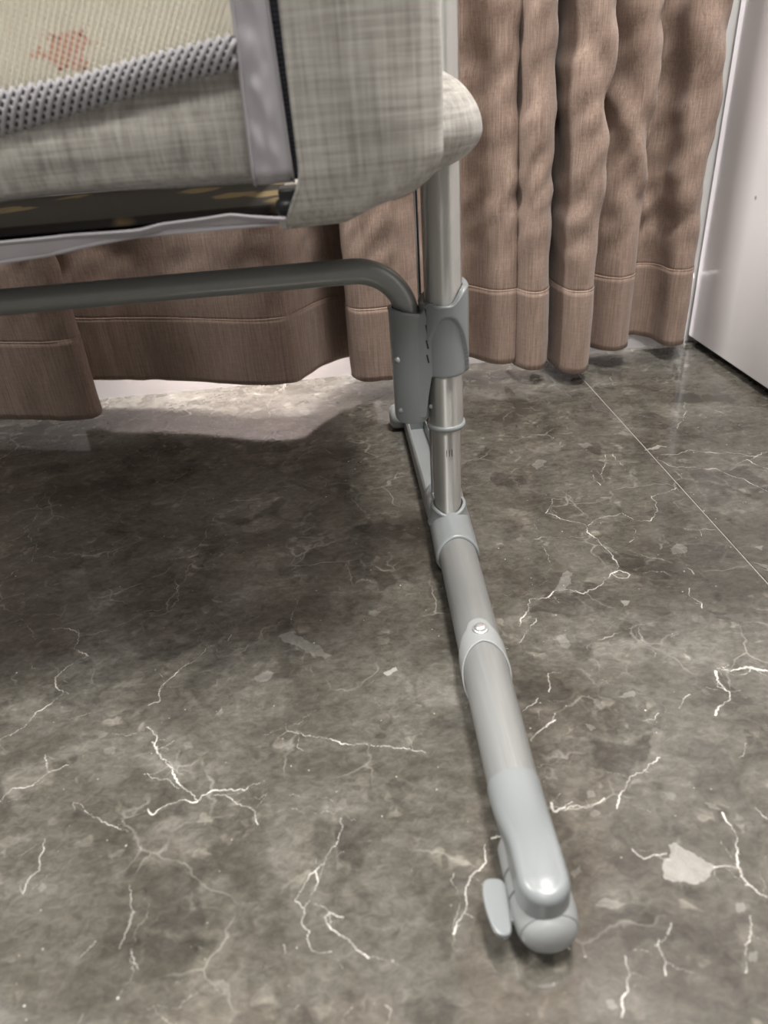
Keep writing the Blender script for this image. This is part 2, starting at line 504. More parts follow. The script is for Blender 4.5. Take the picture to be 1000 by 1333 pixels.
TX0, TX1, TY0, TY1, RES = -.64, .66, .04, 1.16, .0005
def marble_masks():
    nx, ny = int((TX1-TX0)/RES), int((TY1-TY0)/RES)
    R = np.zeros((ny, nx), np.float32); G = np.zeros((ny, nx), np.float32)
    rng = np.random.RandomState(5)
    def fract(P, amp, it):
        for _ in range(it):
            Q = [P[0]]
            for a, b in zip(P[:-1], P[1:]):
                d = b-a; nrm = np.array([-d[1], d[0]])*(1.0 if _ < 2 else 1.7)
                Q += [(a+b)/2+nrm*rng.uniform(-amp, amp), b]
            P = Q
        return P
    def stamp(x, y, r, v, A):
        px, py = (x-TX0)/RES, (y-TY0)/RES
        k = int(r/RES*2.2)+2
        x0, y0 = int(px)-k, int(py)-k
        if x0 < 0 or y0 < 0 or x0+2*k+1 >= nx or y0+2*k+1 >= ny: return
        yy, xx = np.mgrid[y0:y0+2*k+1, x0:x0+2*k+1]
        d = np.sqrt((xx+.5-px)**2+(yy+.5-py)**2)*RES/r
        w = np.clip(1.45-d, 0, 1)*v
        s = A[y0:y0+2*k+1, x0:x0+2*k+1]
        np.maximum(s, w, out=s)
    def line(P, w, b, A, amp=.13, it=5):
        P = fract(P, amp, it)
        L = 0
        ph = rng.uniform(0, 6)
        for a, c in zip(P[:-1], P[1:]):
            l = np.linalg.norm(c-a); n = max(1, int(l/(RES*.8)))
            for i in range(n):
                p = a+(c-a)*i/n; L += l/n
                vv = .72+.28*math.sin(L*210+ph)+rng.uniform(-.12, .12)
                stamp(p[0], p[1], max(.00024, w*.00029*(.7+.6*math.sin(L*130+ph*2))), min(1, b*vv), A)
    for w, b, c in VEINS:
        P = [np.array([c[i], c[i+1]])*1e-4 for i in range(0, len(c), 2)]
        line(P, w, b, R)
        line(P, w*2.6, b*.28, G, .12, 2)
        if b > .6:                                   # hair-fine side shoots
            for _ in range(len(P)//2):
                i = rng.randint(len(P)); q = P[i]; a = rng.uniform(0, 6.28); l = rng.uniform(.006, .022)
                line([q, q+l*np.array([math.cos(a), math.sin(a)])], .6, b*.45, R)
    for _ in range(240):                             # faint hairlines elsewhere
        q = np.array([rng.uniform(TX0, TX1), rng.uniform(TY0, TY1)]); a = rng.uniform(0, 6.28); P = [q]
        for s in range(rng.randint(2, 5)):
            a += rng.uniform(-.9, .9); P.append(P[-1]+rng.uniform(.008, .022)*np.array([math.cos(a), math.sin(a)]))
        line(P, .6, rng.uniform(.10, .36), R, .2, 4)
    for _ in range(1300):                             # white specks
        stamp(rng.uniform(TX0, TX1), rng.uniform(TY0, TY1), rng.uniform(.00025, .0007), rng.uniform(.2, .85)**1.6, R)
    def poly(P, b):
        P = np.array(P)
        x0, y0 = ((P.min(0)-[TX0, TY0])/RES).astype(int)-2; x1, y1 = ((P.max(0)-[TX0, TY0])/RES).astype(int)+3
        x0, y0, x1, y1 = max(0, x0), max(0, y0), min(nx, x1), min(ny, y1)
        if x1 <= x0 or y1 <= y0: return
        yy, xx = np.mgrid[y0:y1, x0:x1]; X = xx*RES+TX0; Y = yy*RES+TY0
        ins = np.zeros(X.shape, bool)
        for (ax, ay), (bx, by) in zip(P, np.roll(P, -1, 0)):
            c = ((ay > Y) != (by > Y)) & (X < (bx-ax)*(Y-ay)/(by-ay+1e-12)+ax)
            ins ^= c
        n = rng.uniform(.82, 1, X.shape)
        s = G[y0:y1, x0:x1]; s[:] = np.where(ins, np.maximum(s, b*n), s)
    for b, c in PATCHES:
        P = [np.array([c[i], c[i+1]])*1e-4 for i in range(0, len(c), 2)]
        P = fract(P+[P[0]], .14, 3)[:-1]
        poly(P, b)
    for _ in range(420):                             # small angular inclusions
        q = np.array([rng.uniform(TX0, TX1), rng.uniform(TY0, TY1)]); r = rng.uniform(.0015, .008)
        th = np.sort(rng.uniform(0, 6.28, 6)); e = rng.uniform(.4, 1)
        P = [q+r*rng.uniform(.6, 1)*np.array([math.cos(t), e*math.sin(t)]) for t in th]
        poly(fract([np.array(p) for p in P]+[np.array(P[0])], .12, 2)[:-1], rng.uniform(.08, .34))
    im = bpy.data.images.new('marble_veins', nx, ny, alpha=False, float_buffer=False)
    im.colorspace_settings.name = 'Non-Color'
    px = np.zeros((ny, nx, 4), np.float32); px[..., 0] = R; px[..., 1] = G; px[..., 3] = 1
    im.pixels.foreach_set(px.ravel()); im.update(); im.pack()
    return im
def marble_mat():
    k = NT('polished_grey_brown_marble')
    im = marble_masks()
    uv = k.n('ShaderNodeUVMap').outputs[0]
    t = k.n('ShaderNodeTexImage', {0: uv}, image=im, interpolation='Linear', extension='CLIP')
    sep = k.n('ShaderNodeSeparateColor', {0: t.outputs[0]})
    vein, patch = k.ramp(sep.outputs[0], [(.06, 0.0), (.80, 1.0)]), k.math('POWER', sep.outputs[1], 1.5)
    P = k.obj()
    big = k.noise(P, 7, 5, .6, .6)
    mid = k.noise(k.obj((1, 1.6, 1), (0, 0, .5)), 32, 6, .65, 1.0)
    fine = k.noise(k.obj((1, 1.5, 1), (0, 0, .35)), 120, 8, .72, .8)
    col = k.ramp(k.math('ADD', k.math('MULTIPLY', big, .62), k.math('MULTIPLY', mid, .38)),
                 [(.32, (.041, .036, .029, 1)), (.46, (.078, .072, .060, 1)), (.57, (.112, .105, .091, 1)), (.72, (.195, .187, .166, 1))])
    fl = k.ramp(fine, [(.30, .66), (.50, 1.0), (.72, 1.42)])
    col = k.mix(1.0, col, fl, 'MULTIPLY')
    # brecciated clasts: darker and paler fragments
    wn = k.n('ShaderNodeTexNoise', {'Vector': P, 'Scale': 24, 'Detail': 4}).outputs[1]
    wv = k.n('ShaderNodeVectorMath', {0: P, 1: k.n('ShaderNodeVectorMath', {0: wn, 3: .045}, operation='SCALE').outputs[0]}, operation='ADD').outputs[0]
    vo = k.n('ShaderNodeTexVoronoi', {'Vector': wv, 'Scale': 26})
    tone = k.n('ShaderNodeSeparateColor', {0: vo.outputs['Color']}).outputs[0]
    edge = k.n('ShaderNodeTexVoronoi', {'Vector': wv, 'Scale': 26}, feature='DISTANCE_TO_EDGE').outputs['Distance']
    msk = k.math('MULTIPLY', k.ramp(edge, [(.0, 0.0), (.07, 1.0)]), k.ramp(k.noise(P, 14, 3), [(.40, .1), (.56, 1.0)]))
    cl = k.ramp(tone, [(0.0, .55), (.40, .95), (.75, 1.05), (1.0, 1.42)])
    col = k.mix(msk, col, k.mix(1.0, col, cl, 'MULTIPLY'))
    v3 = k.n('ShaderNodeTexVoronoi', {'Vector': wv, 'Scale': 85})
    t3 = k.n('ShaderNodeSeparateColor', {0: v3.outputs['Color']}).outputs[1]
    e3 = k.n('ShaderNodeTexVoronoi', {'Vector': wv, 'Scale': 85}, feature='DISTANCE_TO_EDGE').outputs['Distance']
    m3 = k.math('MULTIPLY', k.ramp(e3, [(.08, 0.0), (.20, 1.0)]), k.ramp(k.noise(P, 21, 3), [(.47, 0.0), (.60, 1.0)]))
    col = k.mix(m3, col, k.mix(1.0, col, k.ramp(t3, [(0.0, .62), (.35, .98), (.72, 1.0), (1.0, 1.95)]), 'MULTIPLY'))
    # fine crackle that comes and goes
    e2 = k.n('ShaderNodeTexVoronoi', {'Vector': wv, 'Scale': 17}, feature='DISTANCE_TO_EDGE').outputs['Distance']
    crack = k.math('MULTIPLY', k.ramp(e2, [(.0, 1.0), (.022, 0.0)]), k.ramp(k.noise(P, 11, 4), [(.52, 0.0), (.66, .5)]))
    col = k.mix(crack, col, (.40, .38, .345, 1))
    col = k.mix(k.math('MULTIPLY', k.math('MULTIPLY', patch, k.ramp(mid, [(.35, .55), (.62, 1.0)])), .70), col, (.50, .485, .45, 1))
    vn = k.noise(P, 900, 2)
    col = k.mix(k.math('MULTIPLY', vein, k.ramp(vn, [(.3, .6), (.6, 1.0)]), 0, True), col, (.80, .78, .73, 1))
    k.set(Base_Color=col, Roughness=k.ramp(k.noise(P, 40, 3), [(.3, .075), (.7, .12)]))
    k.b.inputs['IOR'].default_value = 1.6
    k.bump(k.noise(P, 18, 2), .02, .002)
    return k.m
M['marble'] = marble_mat()
# ---------------------------------------------------------------- the room
floor = tag(mesh_obj('floor', *box(-1.25, 1.05, -.65, 1.24, -.04, -.0007), M['grout'], smooth=False), kind='structure')
def tile(x0, x1, y0, y1):
    V, F = box(x0, x1, y0, y1, -.012, 0)
    uv = [((x-TX0)/(TX1-TX0), (y-TY0)/(TY1-TY0)) for x, y, z in V]
    o = mesh_obj('tile', V, F, M['marble'], floor, smooth=False, uvs=uv)
    return bevel(o, .0004, 2)
tile(-1.2, .3662, -.6, 1.139)
tile(.3676, 1.0, -.6, 1.139)
tag(mesh_obj('wall_back', *box(-1.25, 1.05, 1.14, 1.24, 0, 2.45), M['wall'], smooth=False), kind='structure')
V, F = [], []
prof = [(1.139, 0), (1.128, 0), (1.128, .108), (1.1295, .1125), (1.133, .115), (1.139, .115)]
for x in (-1.2, .5775):
    V += [(x, y, z) for y, z in prof]
F = [(i, i+1, i+7, i+6) for i in range(5)]+[(0, 1, 2, 3, 4, 5)[::-1], (6, 7, 8, 9, 10, 11)]
tag(mesh_obj('baseboard_back', V, F, M['white'], smooth=False), kind='structure')

# ---------------------------------------------------------------- wardrobe
w = thing('wardrobe', 'tall white glossy wardrobe side on a recessed black plinth beside the brown curtain', 'wardrobe', (.78, .64, 0))
bevel(mesh_obj('side_panel', *box(.5835, .603, .12, 1.131, .0125, 2.1), M['cabinet'], w, smooth=False), .0018, 3)
bevel(mesh_obj('plinth', *box(.597, .98, .16, 1.125, 0, .0125), M['black'], w, smooth=False), .001)
bevel(mesh_obj('carcass', *box(.603, .99, .125, 1.131, .0125, 2.1), M['white'], w, smooth=False), .002)

# ---------------------------------------------------------------- curtain
cur = thing('curtain', 'brown linen curtain hanging in deep folds before the white skirting, hem just off the floor', 'curtain', (.0, 1.07, 0))
PATH = [(-.90, 1.05, .03), (-.78, 1.09, .03), (-.66, 1.06, .028), (-.58, 1.035, .026), (-.516, 1.02, .025), (-.44, .997, .025), (-.385, .985, .025), (-.363, .996, .026),
        (-.372, 1.03, .028), (-.405, 1.07, .032), (-.428, 1.094, .038), (-.41, 1.104, .042), (-.372, 1.090, .045), (-.3186, 1.077, .045), (-.231, 1.047, .045),
        (-.1347, 1.006, .045), (-.0777, 1.000, .045), (-.053, 1.029, .045), (-.03, 1.062, .045), (-.004, 1.088, .044), (.03, 1.102, .04), (.047, 1.088, .038),
        (.022, 1.062, .036), (.013, 1.034, .035), (.026, 1.006, .035), (.058, .9998, .035), (.105, 1.0066, .035), (.14, 1.038, .033), (.168, 1.078, .032),
        (.1991, 1.080, .03), (.2286, 1.040, .03), (.255, 1.033, .03), (.2695, 1.048, .03), (.263, 1.082, .028), (.260, 1.072, .026), (.2665, 1.034, .025),
        (.2807, 1.009, .025), (.300, 1.013, .025), (.3124, 1.042, .025), (.304, 1.088, .024), (.311, 1.108, .022), (.325, 1.098, .021), (.3245, 1.05, .02),
        (.332, 1.002, .02), (.351, .990, .02), (.3680, 1.006, .021), (.374, 1.042, .025), (.371, 1.085, .028), (.383, 1.098, .03), (.3945, 1.072, .03),
        (.409, 1.050, .03), (.428, 1.044, .03), (.4475, 1.058, .03), (.456, 1.082, .03), (.463, 1.108, .03), (.48, 1.117, .028), (.497, 1.110, .026),
        (.5060, 1.096, .025), (.5085, 1.066, .025), (.516, 1.056, .025), (.529, 1.054, .025), (.5425, 1.066, .025), (.551, 1.092, .025), (.557, 1.112, .026)]
SP = spline(PATH, 7)
NP = len(SP)
TN = []
for i in range(NP):
    a, b = SP[max(i-1, 0)], SP[min(i+1, NP-1)]
    d = b[:2]-a[:2]; d /= np.linalg.norm(d)
    TN.append(np.array([d[1], -d[0]]))           # towards the room
def curtain_pt(i, z, off=0.0):
    x, y, hz = SP[i]; n = TN[i]
    up = sm(.12, .26, z)
    wr = noise.noise(Vector((x*16+3, y*9, z*13-x*9)))*.0050+noise.noise(Vector((x*26+z*14, y*20+5, z*30-x*34)))*.0048
    d = wr*(.15+.85*up)
    if x > .32: d += up*.0022*math.sin(z*44+x*90+1.6*math.sin(z*19+x*30))
    # gathered pucker where the last fold is tucked in
    g = math.exp(-((x-.49)/.022)**2-((z-.215)/.03)**2)
    d += .004*g*math.sin((z-.215)*110-(x-.49)*60)
    d += .0016*noise.noise(Vector((x*70, 3, z*8)))*(1-up)
    lean = -sm(.05, .46, z)*(.013*math.exp(-((x-.292)/.028)**2)+.020*math.exp(-((x-.497)/.026)**2))
    y2 = y+n[1]*(d+off)
    return (x+n[0]*(d+off)+lean, min(y2, 1.1245), z)
def rows(zs, name, off, hem=False):
    V, F = [], []
    for r, z in enumerate(zs):
        for i in range(NP):
            zz = z
            if hem:
                t = r/(len(zs)-1)
                bot = SP[i][2]+.0012*noise.noise(Vector((SP[i][0]*40, 0, 0)))
                zz = bot+(z-zs[0])/(zs[-1]-zs[0])*(zs[-1]-bot)
            V.append(curtain_pt(i, zz, off))
    for r in range(len(zs)-1):
        for i in range(NP-1):
            F.append((r*NP+i, r*NP+i+1, (r+1)*NP+i+1, (r+1)*NP+i))
    return V, F
zs = list(np.linspace(.139, .56, 62))+list(np.linspace(.6, 2.28, 18))
solidify(mesh_obj('drape', *rows(zs, 'drape', 0), M['curtain'], cur), .0014, 0)
hz = list(np.linspace(.02, .1425, 14))
solidify(mesh_obj('hem', *rows(hz, 'hem', .0006, True), M['curtain'], cur), .0016, 0)
st = tube([curtain_pt(i, .1412, .0013) for i in range(0, NP, 1)], .00045, 5)
mesh_obj('hem_stitching', *st, M['curtain'], cur)

# ---------------------------------------------------------------- bedside crib
crib = thing('bedside_crib', 'grey linen bedside crib on a satin aluminium leg with long floor foot', 'crib', (.09, .60, 0))
PX, PY = .0912, .610
pole = autosmooth(mesh_obj('upper_pole', *lathe([(.0150, .137), (.0162, .1375), (.0162, .74), (.015, .741)], (PX, PY, 0)), M['pole'], crib))
ring = mesh_obj('pole_ring', *lathe([(.0163, .1345), (.0180, .135), (.0184, .137), (.0180, .1392), (.0163, .1398)], (PX, PY, 0)), M['plastic'], crib)
lower = autosmooth(mesh_obj('lower_pole', *lathe([(.0136, .03), (.0136, .20)], (PX-.0004, PY, 0)), M['pole'], crib))
for dx in (-.0022, .0005, .003):
    mesh_obj('printed_tick', *box(PX+dx-.00022, PX+dx+.00022, PY-.01375, PY-.0133, .108, .115), M['black'], lower, smooth=False)
# moulded sleeve on the pole with a raised arch
ZT0 = .2525
def sleeve_fn(inner):
    def fn(u, v):
        th = 2*math.pi*u
        dth = abs((th-math.pi*1.5+math.pi) % (2*math.pi)-math.pi)         # angle from the front
        left = max(0, -math.cos(th))
        zt = ZT0+.013*sm(.15, 1, math.cos(th))+.007*max(0, math.sin(th))
        zb = .1885
        z = zb+(zt-zb)*v
        if inner: r = .0168
        else:
            ze = .2435-.030*(dth/.96)**2
            r = .0190+.0028*sm(ze-.0022, ze+.0002, z)
            r -= .0010*sm(.985, 1.0, v)+.0010*(1-sm(0, .02, v))
        return Vector((PX+r*math.cos(th), PY+r*math.sin(th), z))
    return fn
a = grid(sleeve_fn(False), 120, 70, cu=True); b = grid(sleeve_fn(True), 120, 2, cu=True)
na = len(a[0]); V = a[0]+b[0]; F = list(a[1])+[tuple(i+na for i in f)[::-1] for f in b[1]]
for i in range(120):
    j = (i+1) % 120
    F.append((70*120+i, 70*120+j, na+240+j, na+240+i))
    F.append((j, i, na+i, na+j))
sleeve = autosmooth(mesh_obj('pole_sleeve', V, F, M['plastic'], crib), 50)
# socket for the crossbar and the web that joins it to the sleeve
SX, SY = .0600, .6115
def sock(u, v):
    th = 2*math.pi*u
    zt = .2475+.003*math.cos(th)*-1; zb = .1475+.002*math.sin(th)
    prof = [(.0138, zb+.001), (.0155, zb), (.0163, zb+.003), (.0163, zb+(zt-zb)*.5), (.0166, zt-.004), (.0172, zt-.001), (.0165, zt), (.0136, zt-.0002), (.0125, zt-.02)]
    k = min(int(v*8), 7); t = v*8-k
    r = prof[k][0]*(1-t)+prof[k+1][0]*t; z = prof[k][1]*(1-t)+prof[k+1][1]*t
    return Vector((SX+r*math.cos(th), SY+r*math.sin(th), z))
socket = mesh_obj('bar_socket', *grid(sock, 64, 8, cu=True)[:2], M['plastic'], crib)
autosmooth(socket, 50)
poly = [(.060, .244)]+[tuple(p) for p in spline([(.0655, .2440), (.0690, .2453), (.0720, .2487), (.0742, .2522), (.0775, .2540)], 4)]+[(.090, .2530), (.090, .189), (.0775, .1885), (.0735, .167), (.0712, .1500), (.060, .150)]
n = len(poly)
V = [(x, SY-.0152, z) for x, z in poly]+[(x, SY+.0118, z) for x, z in poly]
F = [tuple(range(n)), tuple(range(n, 2*n))[::-1]]+[(i, i+n, (i+1) % n+n, (i+1) % n) for i in range(n)]
web = mesh_obj('socket_web', V, F, M['plastic'], crib, smooth=False)
autosmooth(bevel(web, .0014, 3), 40)
for z in (.2462, .2325, .2190, .2062):  # black inlays stand in for the shade inside the moulded slots
    x = .0742
    Vs = [(x-.0012, z+.0038), (x+.0002, z+.0038), (x+.0016, z-.0038), (x+.0002, z-.0038)]
    V = [(q, SY-.01545, zz) for q, zz in Vs]+[(q, SY-.0140, zz) for q, zz in Vs]
    mesh_obj('slot_shade', V, [(3, 2, 1, 0), (4, 5, 6, 7), (0, 1, 5, 4), (1, 2, 6, 5), (2, 3, 7, 6), (3, 0, 4, 7)], M['black'], web, smooth=False)
sc = mesh_obj('screw', *lathe([(.0006, -.0018), (.0022, -.0012), (.0030, 0), (.0030, .002)], (0, 0, 0), 'Y', 20), M['chrome'], socket)
sc.location = (.0478, .6003, .2065); sc.matrix_parent_inverse = world_mat(socket).inverted(); sc.rotation_euler = (0, 0, -.75)
mesh_obj('rivet', *lathe([(.0008, -.0014), (.0018, -.0008), (.0022, 0), (.0022, .002)], (.0765, .6028, .158), 'Y', 16), M['plastic_pale'], crib)
mesh_obj('rivet', *lathe([(.0008, -.0014), (.0020, -.0008), (.0026, 0), (.0026, .002)], (.0485, .5996, .1585), 'Y', 16), M['plastic_pale'], crib)
# crossbar
BZ, BR = .2825, .044
pts = [(x, SY, BZ+.0022*(1-(x+.75)/.77)) for x in np.linspace(-.75, SX-BR, 12)]
pts += [(SX-BR+BR*math.sin(t), SY, BZ-BR+BR*math.cos(t)) for t in np.linspace(.08, math.pi/2, 16)]
pts += [(SX, SY, z) for z in np.linspace(BZ-BR-.006, .19, 4)]
mesh_obj('crossbar', *tube(pts, .0104, 28), M['bar'], crib)
# thin stays behind the pole
autosmooth(mesh_obj('stay_rod', *lathe([(.0012, .19), (.0012, .40)], (.0768, .655, 0), seg=12), M['black'], crib))
mesh_obj('stay_rod', *tube([(.0755, .655, .19), (.0755, .655, .40)], .0009, 10), M['chrome'], crib)
st = mesh_obj('stay_bar', *box(.0795, .0850, .644, .651, .032, .135), M['plastic'], crib, smooth=False); bevel(st, .001)
bevel(mesh_obj('ring_tab', *box(.0735, .0905, .622, .651, .1335, .140), M['plastic'], crib, smooth=False), .0015)

# foot on the floor
FZ = .0245
def fx(y): return .0788+(y-.21)*.0345
def sweep_foot(y0, y1, r0, r1, ny=10, th0=0, th1=2*math.pi, seg=40):
    def fn(u, v):
        th = th0+(th1-th0)*u; y = y0+(y1-y0)*v; r = r0+(r1-r0)*v
        return Vector((fx(y)+r*math.sin(th), y, FZ+r*math.cos(th)))
    return grid(fn, seg, ny, cu=(th1-th0 > 6.2))
def capped(g, seg):
    V, F, _ = g
    n = len(V); return V, F+[tuple(range(seg)), tuple(range(n-seg, n))[::-1]]
autosmooth(mesh_obj('rear_foot_tube', *capped(sweep_foot(.650, .402, .0183, .0176), 40), M['foot'], crib))
autosmooth(mesh_obj('front_foot_tube', *capped(sweep_foot(.4095, .280, .0179, .0164), 40), M['foot'], crib))
def collar_fn(off):
    def fn(u, v):
        th = (u-.5)*2*2.35
        q = abs(th)/1.571
        xq = min(1, (.0183*th/.0105)**2); yb = .4375-.0098*(1-math.sqrt(1-xq))-.034*max(0, q-.40)**1.1; yf = .4095-.020*q**1.6
        yb = max(yb, yf+.0012)
        y = yf+(yb-yf)*v; r = .0183+off*(1 if .04 < v < .96 else .35)
        return Vector((fx(y)+r*math.sin(th), y, FZ+r*math.cos(th)))
    return fn
conn = mesh_obj('foot_connector', *grid(collar_fn(.0008), 64, 24)[:2], M['plastic_pale'], crib)
solidify(conn, .0016)
btn = mesh_obj('spring_button', *lathe([(.0062, 0), (.0062, .0008), (.0056, .0011), (.0049, .0009), (.0047, .0022), (.0040, .0032), (.0022, .0037), (.0005, .0038)], (fx(.4235)+.0002, .4235, FZ+.0186), 'Z', 32), M['chrome'], conn)
tag(btn, 'domed chrome push button')
# joint where pole meets foot
def saddle(u, v):
    th = (u-.5)*2*2.2; q = abs(th)/1.571
    y0 = .5540-.0060*math.sin(min(1, q)*math.pi/2)**2+.0035*max(0,q-1); y1 = .668
    y = y0+(y1-y0)*v; r = .0212-.0010*(1-sm(0, .03, v))
    return Vector((fx(y)+r*math.sin(th), y, FZ-.001+r*math.cos(th)))
def collar(u, v):
    th = 2*math.pi*u
    zt = .0435+.0065*abs(math.cos(th))**1.6+.004*max(0, math.sin(th))
    pr = [(.0205, .030), (.0190, .036), (.0176, .041)]
    pts = [(.0215, .028), (.0193, .0365), (.0180, zt-.006), (.0178, zt-.001), (.0168, zt), (.0148, zt), (.0142, zt-.006)]
    k = min(int(v*6), 5); t = v*6-k
    r = pts[k][0]*(1-t)+pts[k+1][0]*t; z = pts[k][1]*(1-t)+pts[k+1][1]*t
    return Vector((PX+r*math.cos(th), PY+r*math.sin(th), z))
jt = mesh_obj('foot_joint', *grid(saddle, 56, 30)[:2], M['plastic'], crib); solidify(jt, .0024)
autosmooth(mesh_obj('joint_collar', *grid(collar, 64, 18, cu=True)[:2], M['plastic'], jt), 50)
mesh_obj('joint_seat', *box(PX-.012, PX+.012, PY+.0, PY+.040, .034, .0425), M['plastic'], jt, smooth=False)
# rear rail
sec = [(-.0160, .004), (.0150, .004), (.0155, .026), (.0140, .0300), (.0118, .0300), (.0112, .0150), (-.0112, .0150), (-.0118, .0300), (-.0140, .0300), (-.0160, .026)]
V = []
for y in (.655, .895):
    k = 1.0 if y < .7 else .86
    V += [(.0885+x*k+(.002 if y < .7 else 0), y, z+(.004 if y < .7 and z > .02 else 0)) for x, z in sec]
n = len(sec)
F = [tuple(range(n)), tuple(range(n, 2*n))[::-1]]+[(i, i+n, (i+1) % n+n, (i+1) % n) for i in range(n)]
rail = mesh_obj('rear_rail', V, F, M['plastic'], crib, smooth=False); autosmooth(bevel(rail, .0009, 2))
bevel(mesh_obj('rail_end_block', *box(.0755, .1015, .862, .900, .006, .034), M['plastic'], rail, smooth=False), .003, 3)
rk = mesh_obj('rear_roller', *lathe([(.004, -.011), (.011, -.0105), (.0158, -.007), (.0172, -.001), (.0172, .006), (.015, .010)], (.0675, .905, .0176), 'X', 36), M['plastic_pale'], crib)
# front cap
CY0, CY1, CR = .2925, .2015, .0148
def cap_outline(u):
    """plan outline from the open back end round the nose: point, spine point"""
    ln = CY0-(CY1+CR); tot = 2*ln+math.pi*CR; d = u*tot
    if d < ln: y, dx, dy = CY0-d, -1, 0
    elif d < ln+math.pi*CR:
        a = (d-ln)/CR; y = CY1+CR; dx, dy = -math.cos(a), -math.sin(a)
    else: y, dx, dy = CY1+CR+(d-ln-math.pi*CR), 1, 0
    w = CR+.0024*sm(.235, .29, y)
    return y, dx*w, dy*CR
def cap_fn(u, v):
    y, dx, dy = cap_outline(u)
    b = sm(.235, .2925, y)                            # 1 = round like the tube
    zt = .0418+.0102*sm(.290, .225, y)*1.0; zt = .0425+.0090*(1-sm(.222, .290, y)); zb = .0080+.0230*(1-sm(.228, .262, y))
    # flat-topped profile
    if v < .08: s1, z1 = .93+.07*v/.08, zb
    elif v < .40: s1, z1 = 1.0-.04*(v-.08)/.32, zb+(zt-.0075-zb)*(v-.08)/.32
    elif v < .70:
        a = (v-.40)/.30*math.pi/2; s1, z1 = .96-.36*(1-math.cos(a)), zt-.0075+.0060*math.sin(a)
    else: s1, z1 = .60*(1-(v-.70)/.30), zt-.0015+.0015*(1-((1-v)/.3)**2)
    # round profile
    a = (-1+2*v)*math.pi/2; rc = .0172
    s2, z2 = math.cos(a)*rc/abs(max(CR, math.hypot(dx, dy)*1.0)), FZ+rc*math.sin(a)
    s_, z = s1*(1-b)+s2*b, z1*(1-b)+z2*b
    return Vector((fx(y)+dx*s_, y+dy*s_, z))
V, F, _ = grid(cap_fn, 140, 44)
cap = mesh_obj('foot_cap', V, F, M['plastic'], crib)
# castor under the cap with its brake pedal
RX, RY = .0800, 0
ro = [(.010, .250), (.0150, .249), (.0172, .245), (.0176, .2278), (.0175, .2274), (.0162, .2271), (.0162, .2261), (.0175, .2258), (.0178, .2143), (.0177, .2139), (.0164, .2136), (.0164, .2126), (.0178, .2123), (.0180, .2040), (.0172, .1975), (.0163, .1943), (.0155, .1941), (.0153, .1925), (.0128, .1895), (.0085, .1872), (.0040, .1860), (.0004, .1857)]
cas = autosmooth(mesh_obj('castor', *lathe([(r, y+.009) for r, y in ro], (RX, 0, .0181), 'Y', 56), M['plastic_pale'], crib), 40)
def stadium(n=10):
    P = [(.0628, .2315), (.0622, .2230), (.0612, .2150), (.0600, .2068)]
    A = [(.0600, .2068), (.0588, .2040), (.0555, .2026), (.0518, .2038), (.0494, .2085), (.0482, .2150), (.0478, .2230), (.0486, .2300), (.0508, .2340), (.0550, .2352), (.0600, .2346), (.0628, .2315)]
    return [tuple(p) for p in spline(A, 4)][:-1]+[tuple(p) for p in spline(P, 3)][:-1]
P = stadium(); n = len(P)
zz = lambda x, y: .0195+(.0625-x)*.22
V = [(x, y, zz(x, y)) for x, y in P]+[(x, y, zz(x, y)-.0042) for x, y in P]
F = [tuple(range(n)), tuple(range(n, 2*n))[::-1]]+[(i, i+n, (i+1) % n+n, (i+1) % n) for i in range(n)]
ped = mesh_obj('brake_pedal', V, F, M['plastic'], crib, smooth=False)
autosmooth(ped, 40); bevel(ped, .0011, 3)
bevel(mesh_obj('pedal_stem', *box(.0585, .0670, .211, .226, .0135, .0185), M['plastic'], ped, smooth=False), .0012)

# ---- fabric end of the basket
ZB, ZTOP = .3430, .72
def end_cover(u, v):
    XR, XL, YF, YB = .0738, -.0135, .4600, .905
    # plan path: front face, rounded corner, end face
    Rc = .020
    La, Lb, Lc = (XR-Rc)-XL, Rc*math.pi/2, YB-(YF+Rc)
    # more samples on front and corner
    if u < .40: x, y, face = XL+La*u/.40, YF, 0
    elif u < .60:
        t = (u-.40)/.20*math.pi/2; x, y, face = XR-Rc+Rc*math.sin(t), YF+Rc-Rc*math.cos(t), t/(math.pi/2)
    else:
        q = (u-.60)/.40; x, y, face = XR, YF+Rc+Lc*q, 1
    # height: rounded lower edge, then up
    vb = .22
    if v < vb:
        a = v/vb*math.pi/2; z = ZB+.034*(1-math.cos(a)); rx = .036*(1-math.sin(a)); ry = .016*(1-math.sin(a))
    elif v < .72: z = ZB+.034+(.47-ZB-.034)*(v-vb)/(.72-vb); rx = ry = 0
    else: z = .47+(ZTOP-.47)*(v-.72)/.28; rx = ry = 0
    fr = sm(XL, XR, x)
    zlift = .010*sm(.02, .0738, x)*(1-sm(ZB, ZB+.06, z))
    if face < 1: yy = y+ry*(1-face*.3)
    else: yy = y
    xx = x-rx*max(sm(-.01, .06, x), face)
    if x < .0: xx -= .012*(1-sm(ZB, ZB+.034, z))*(1-sm(-.0135, .0, x))
    z += zlift
    # pillow softness
    yy -= .0035*math.sin(math.pi*min(1, max(0, (x-XL)/(XR-XL))))*(1-face)*min(1, v*3)
    if v >= .98 and False: pass
    # the bulge over the hinge
    g = max(0, 1-((z-.3815)/.046)**2-((yy-.612)/.062)**2)**.62
    xx += .0500*g*face
    w = noise.noise(Vector((xx*22, yy*22, z*26)))*.0016
    return Vector((xx+w*face, yy+w*(1-face), z))
V, F, uv = grid(end_cover, 150, 100)
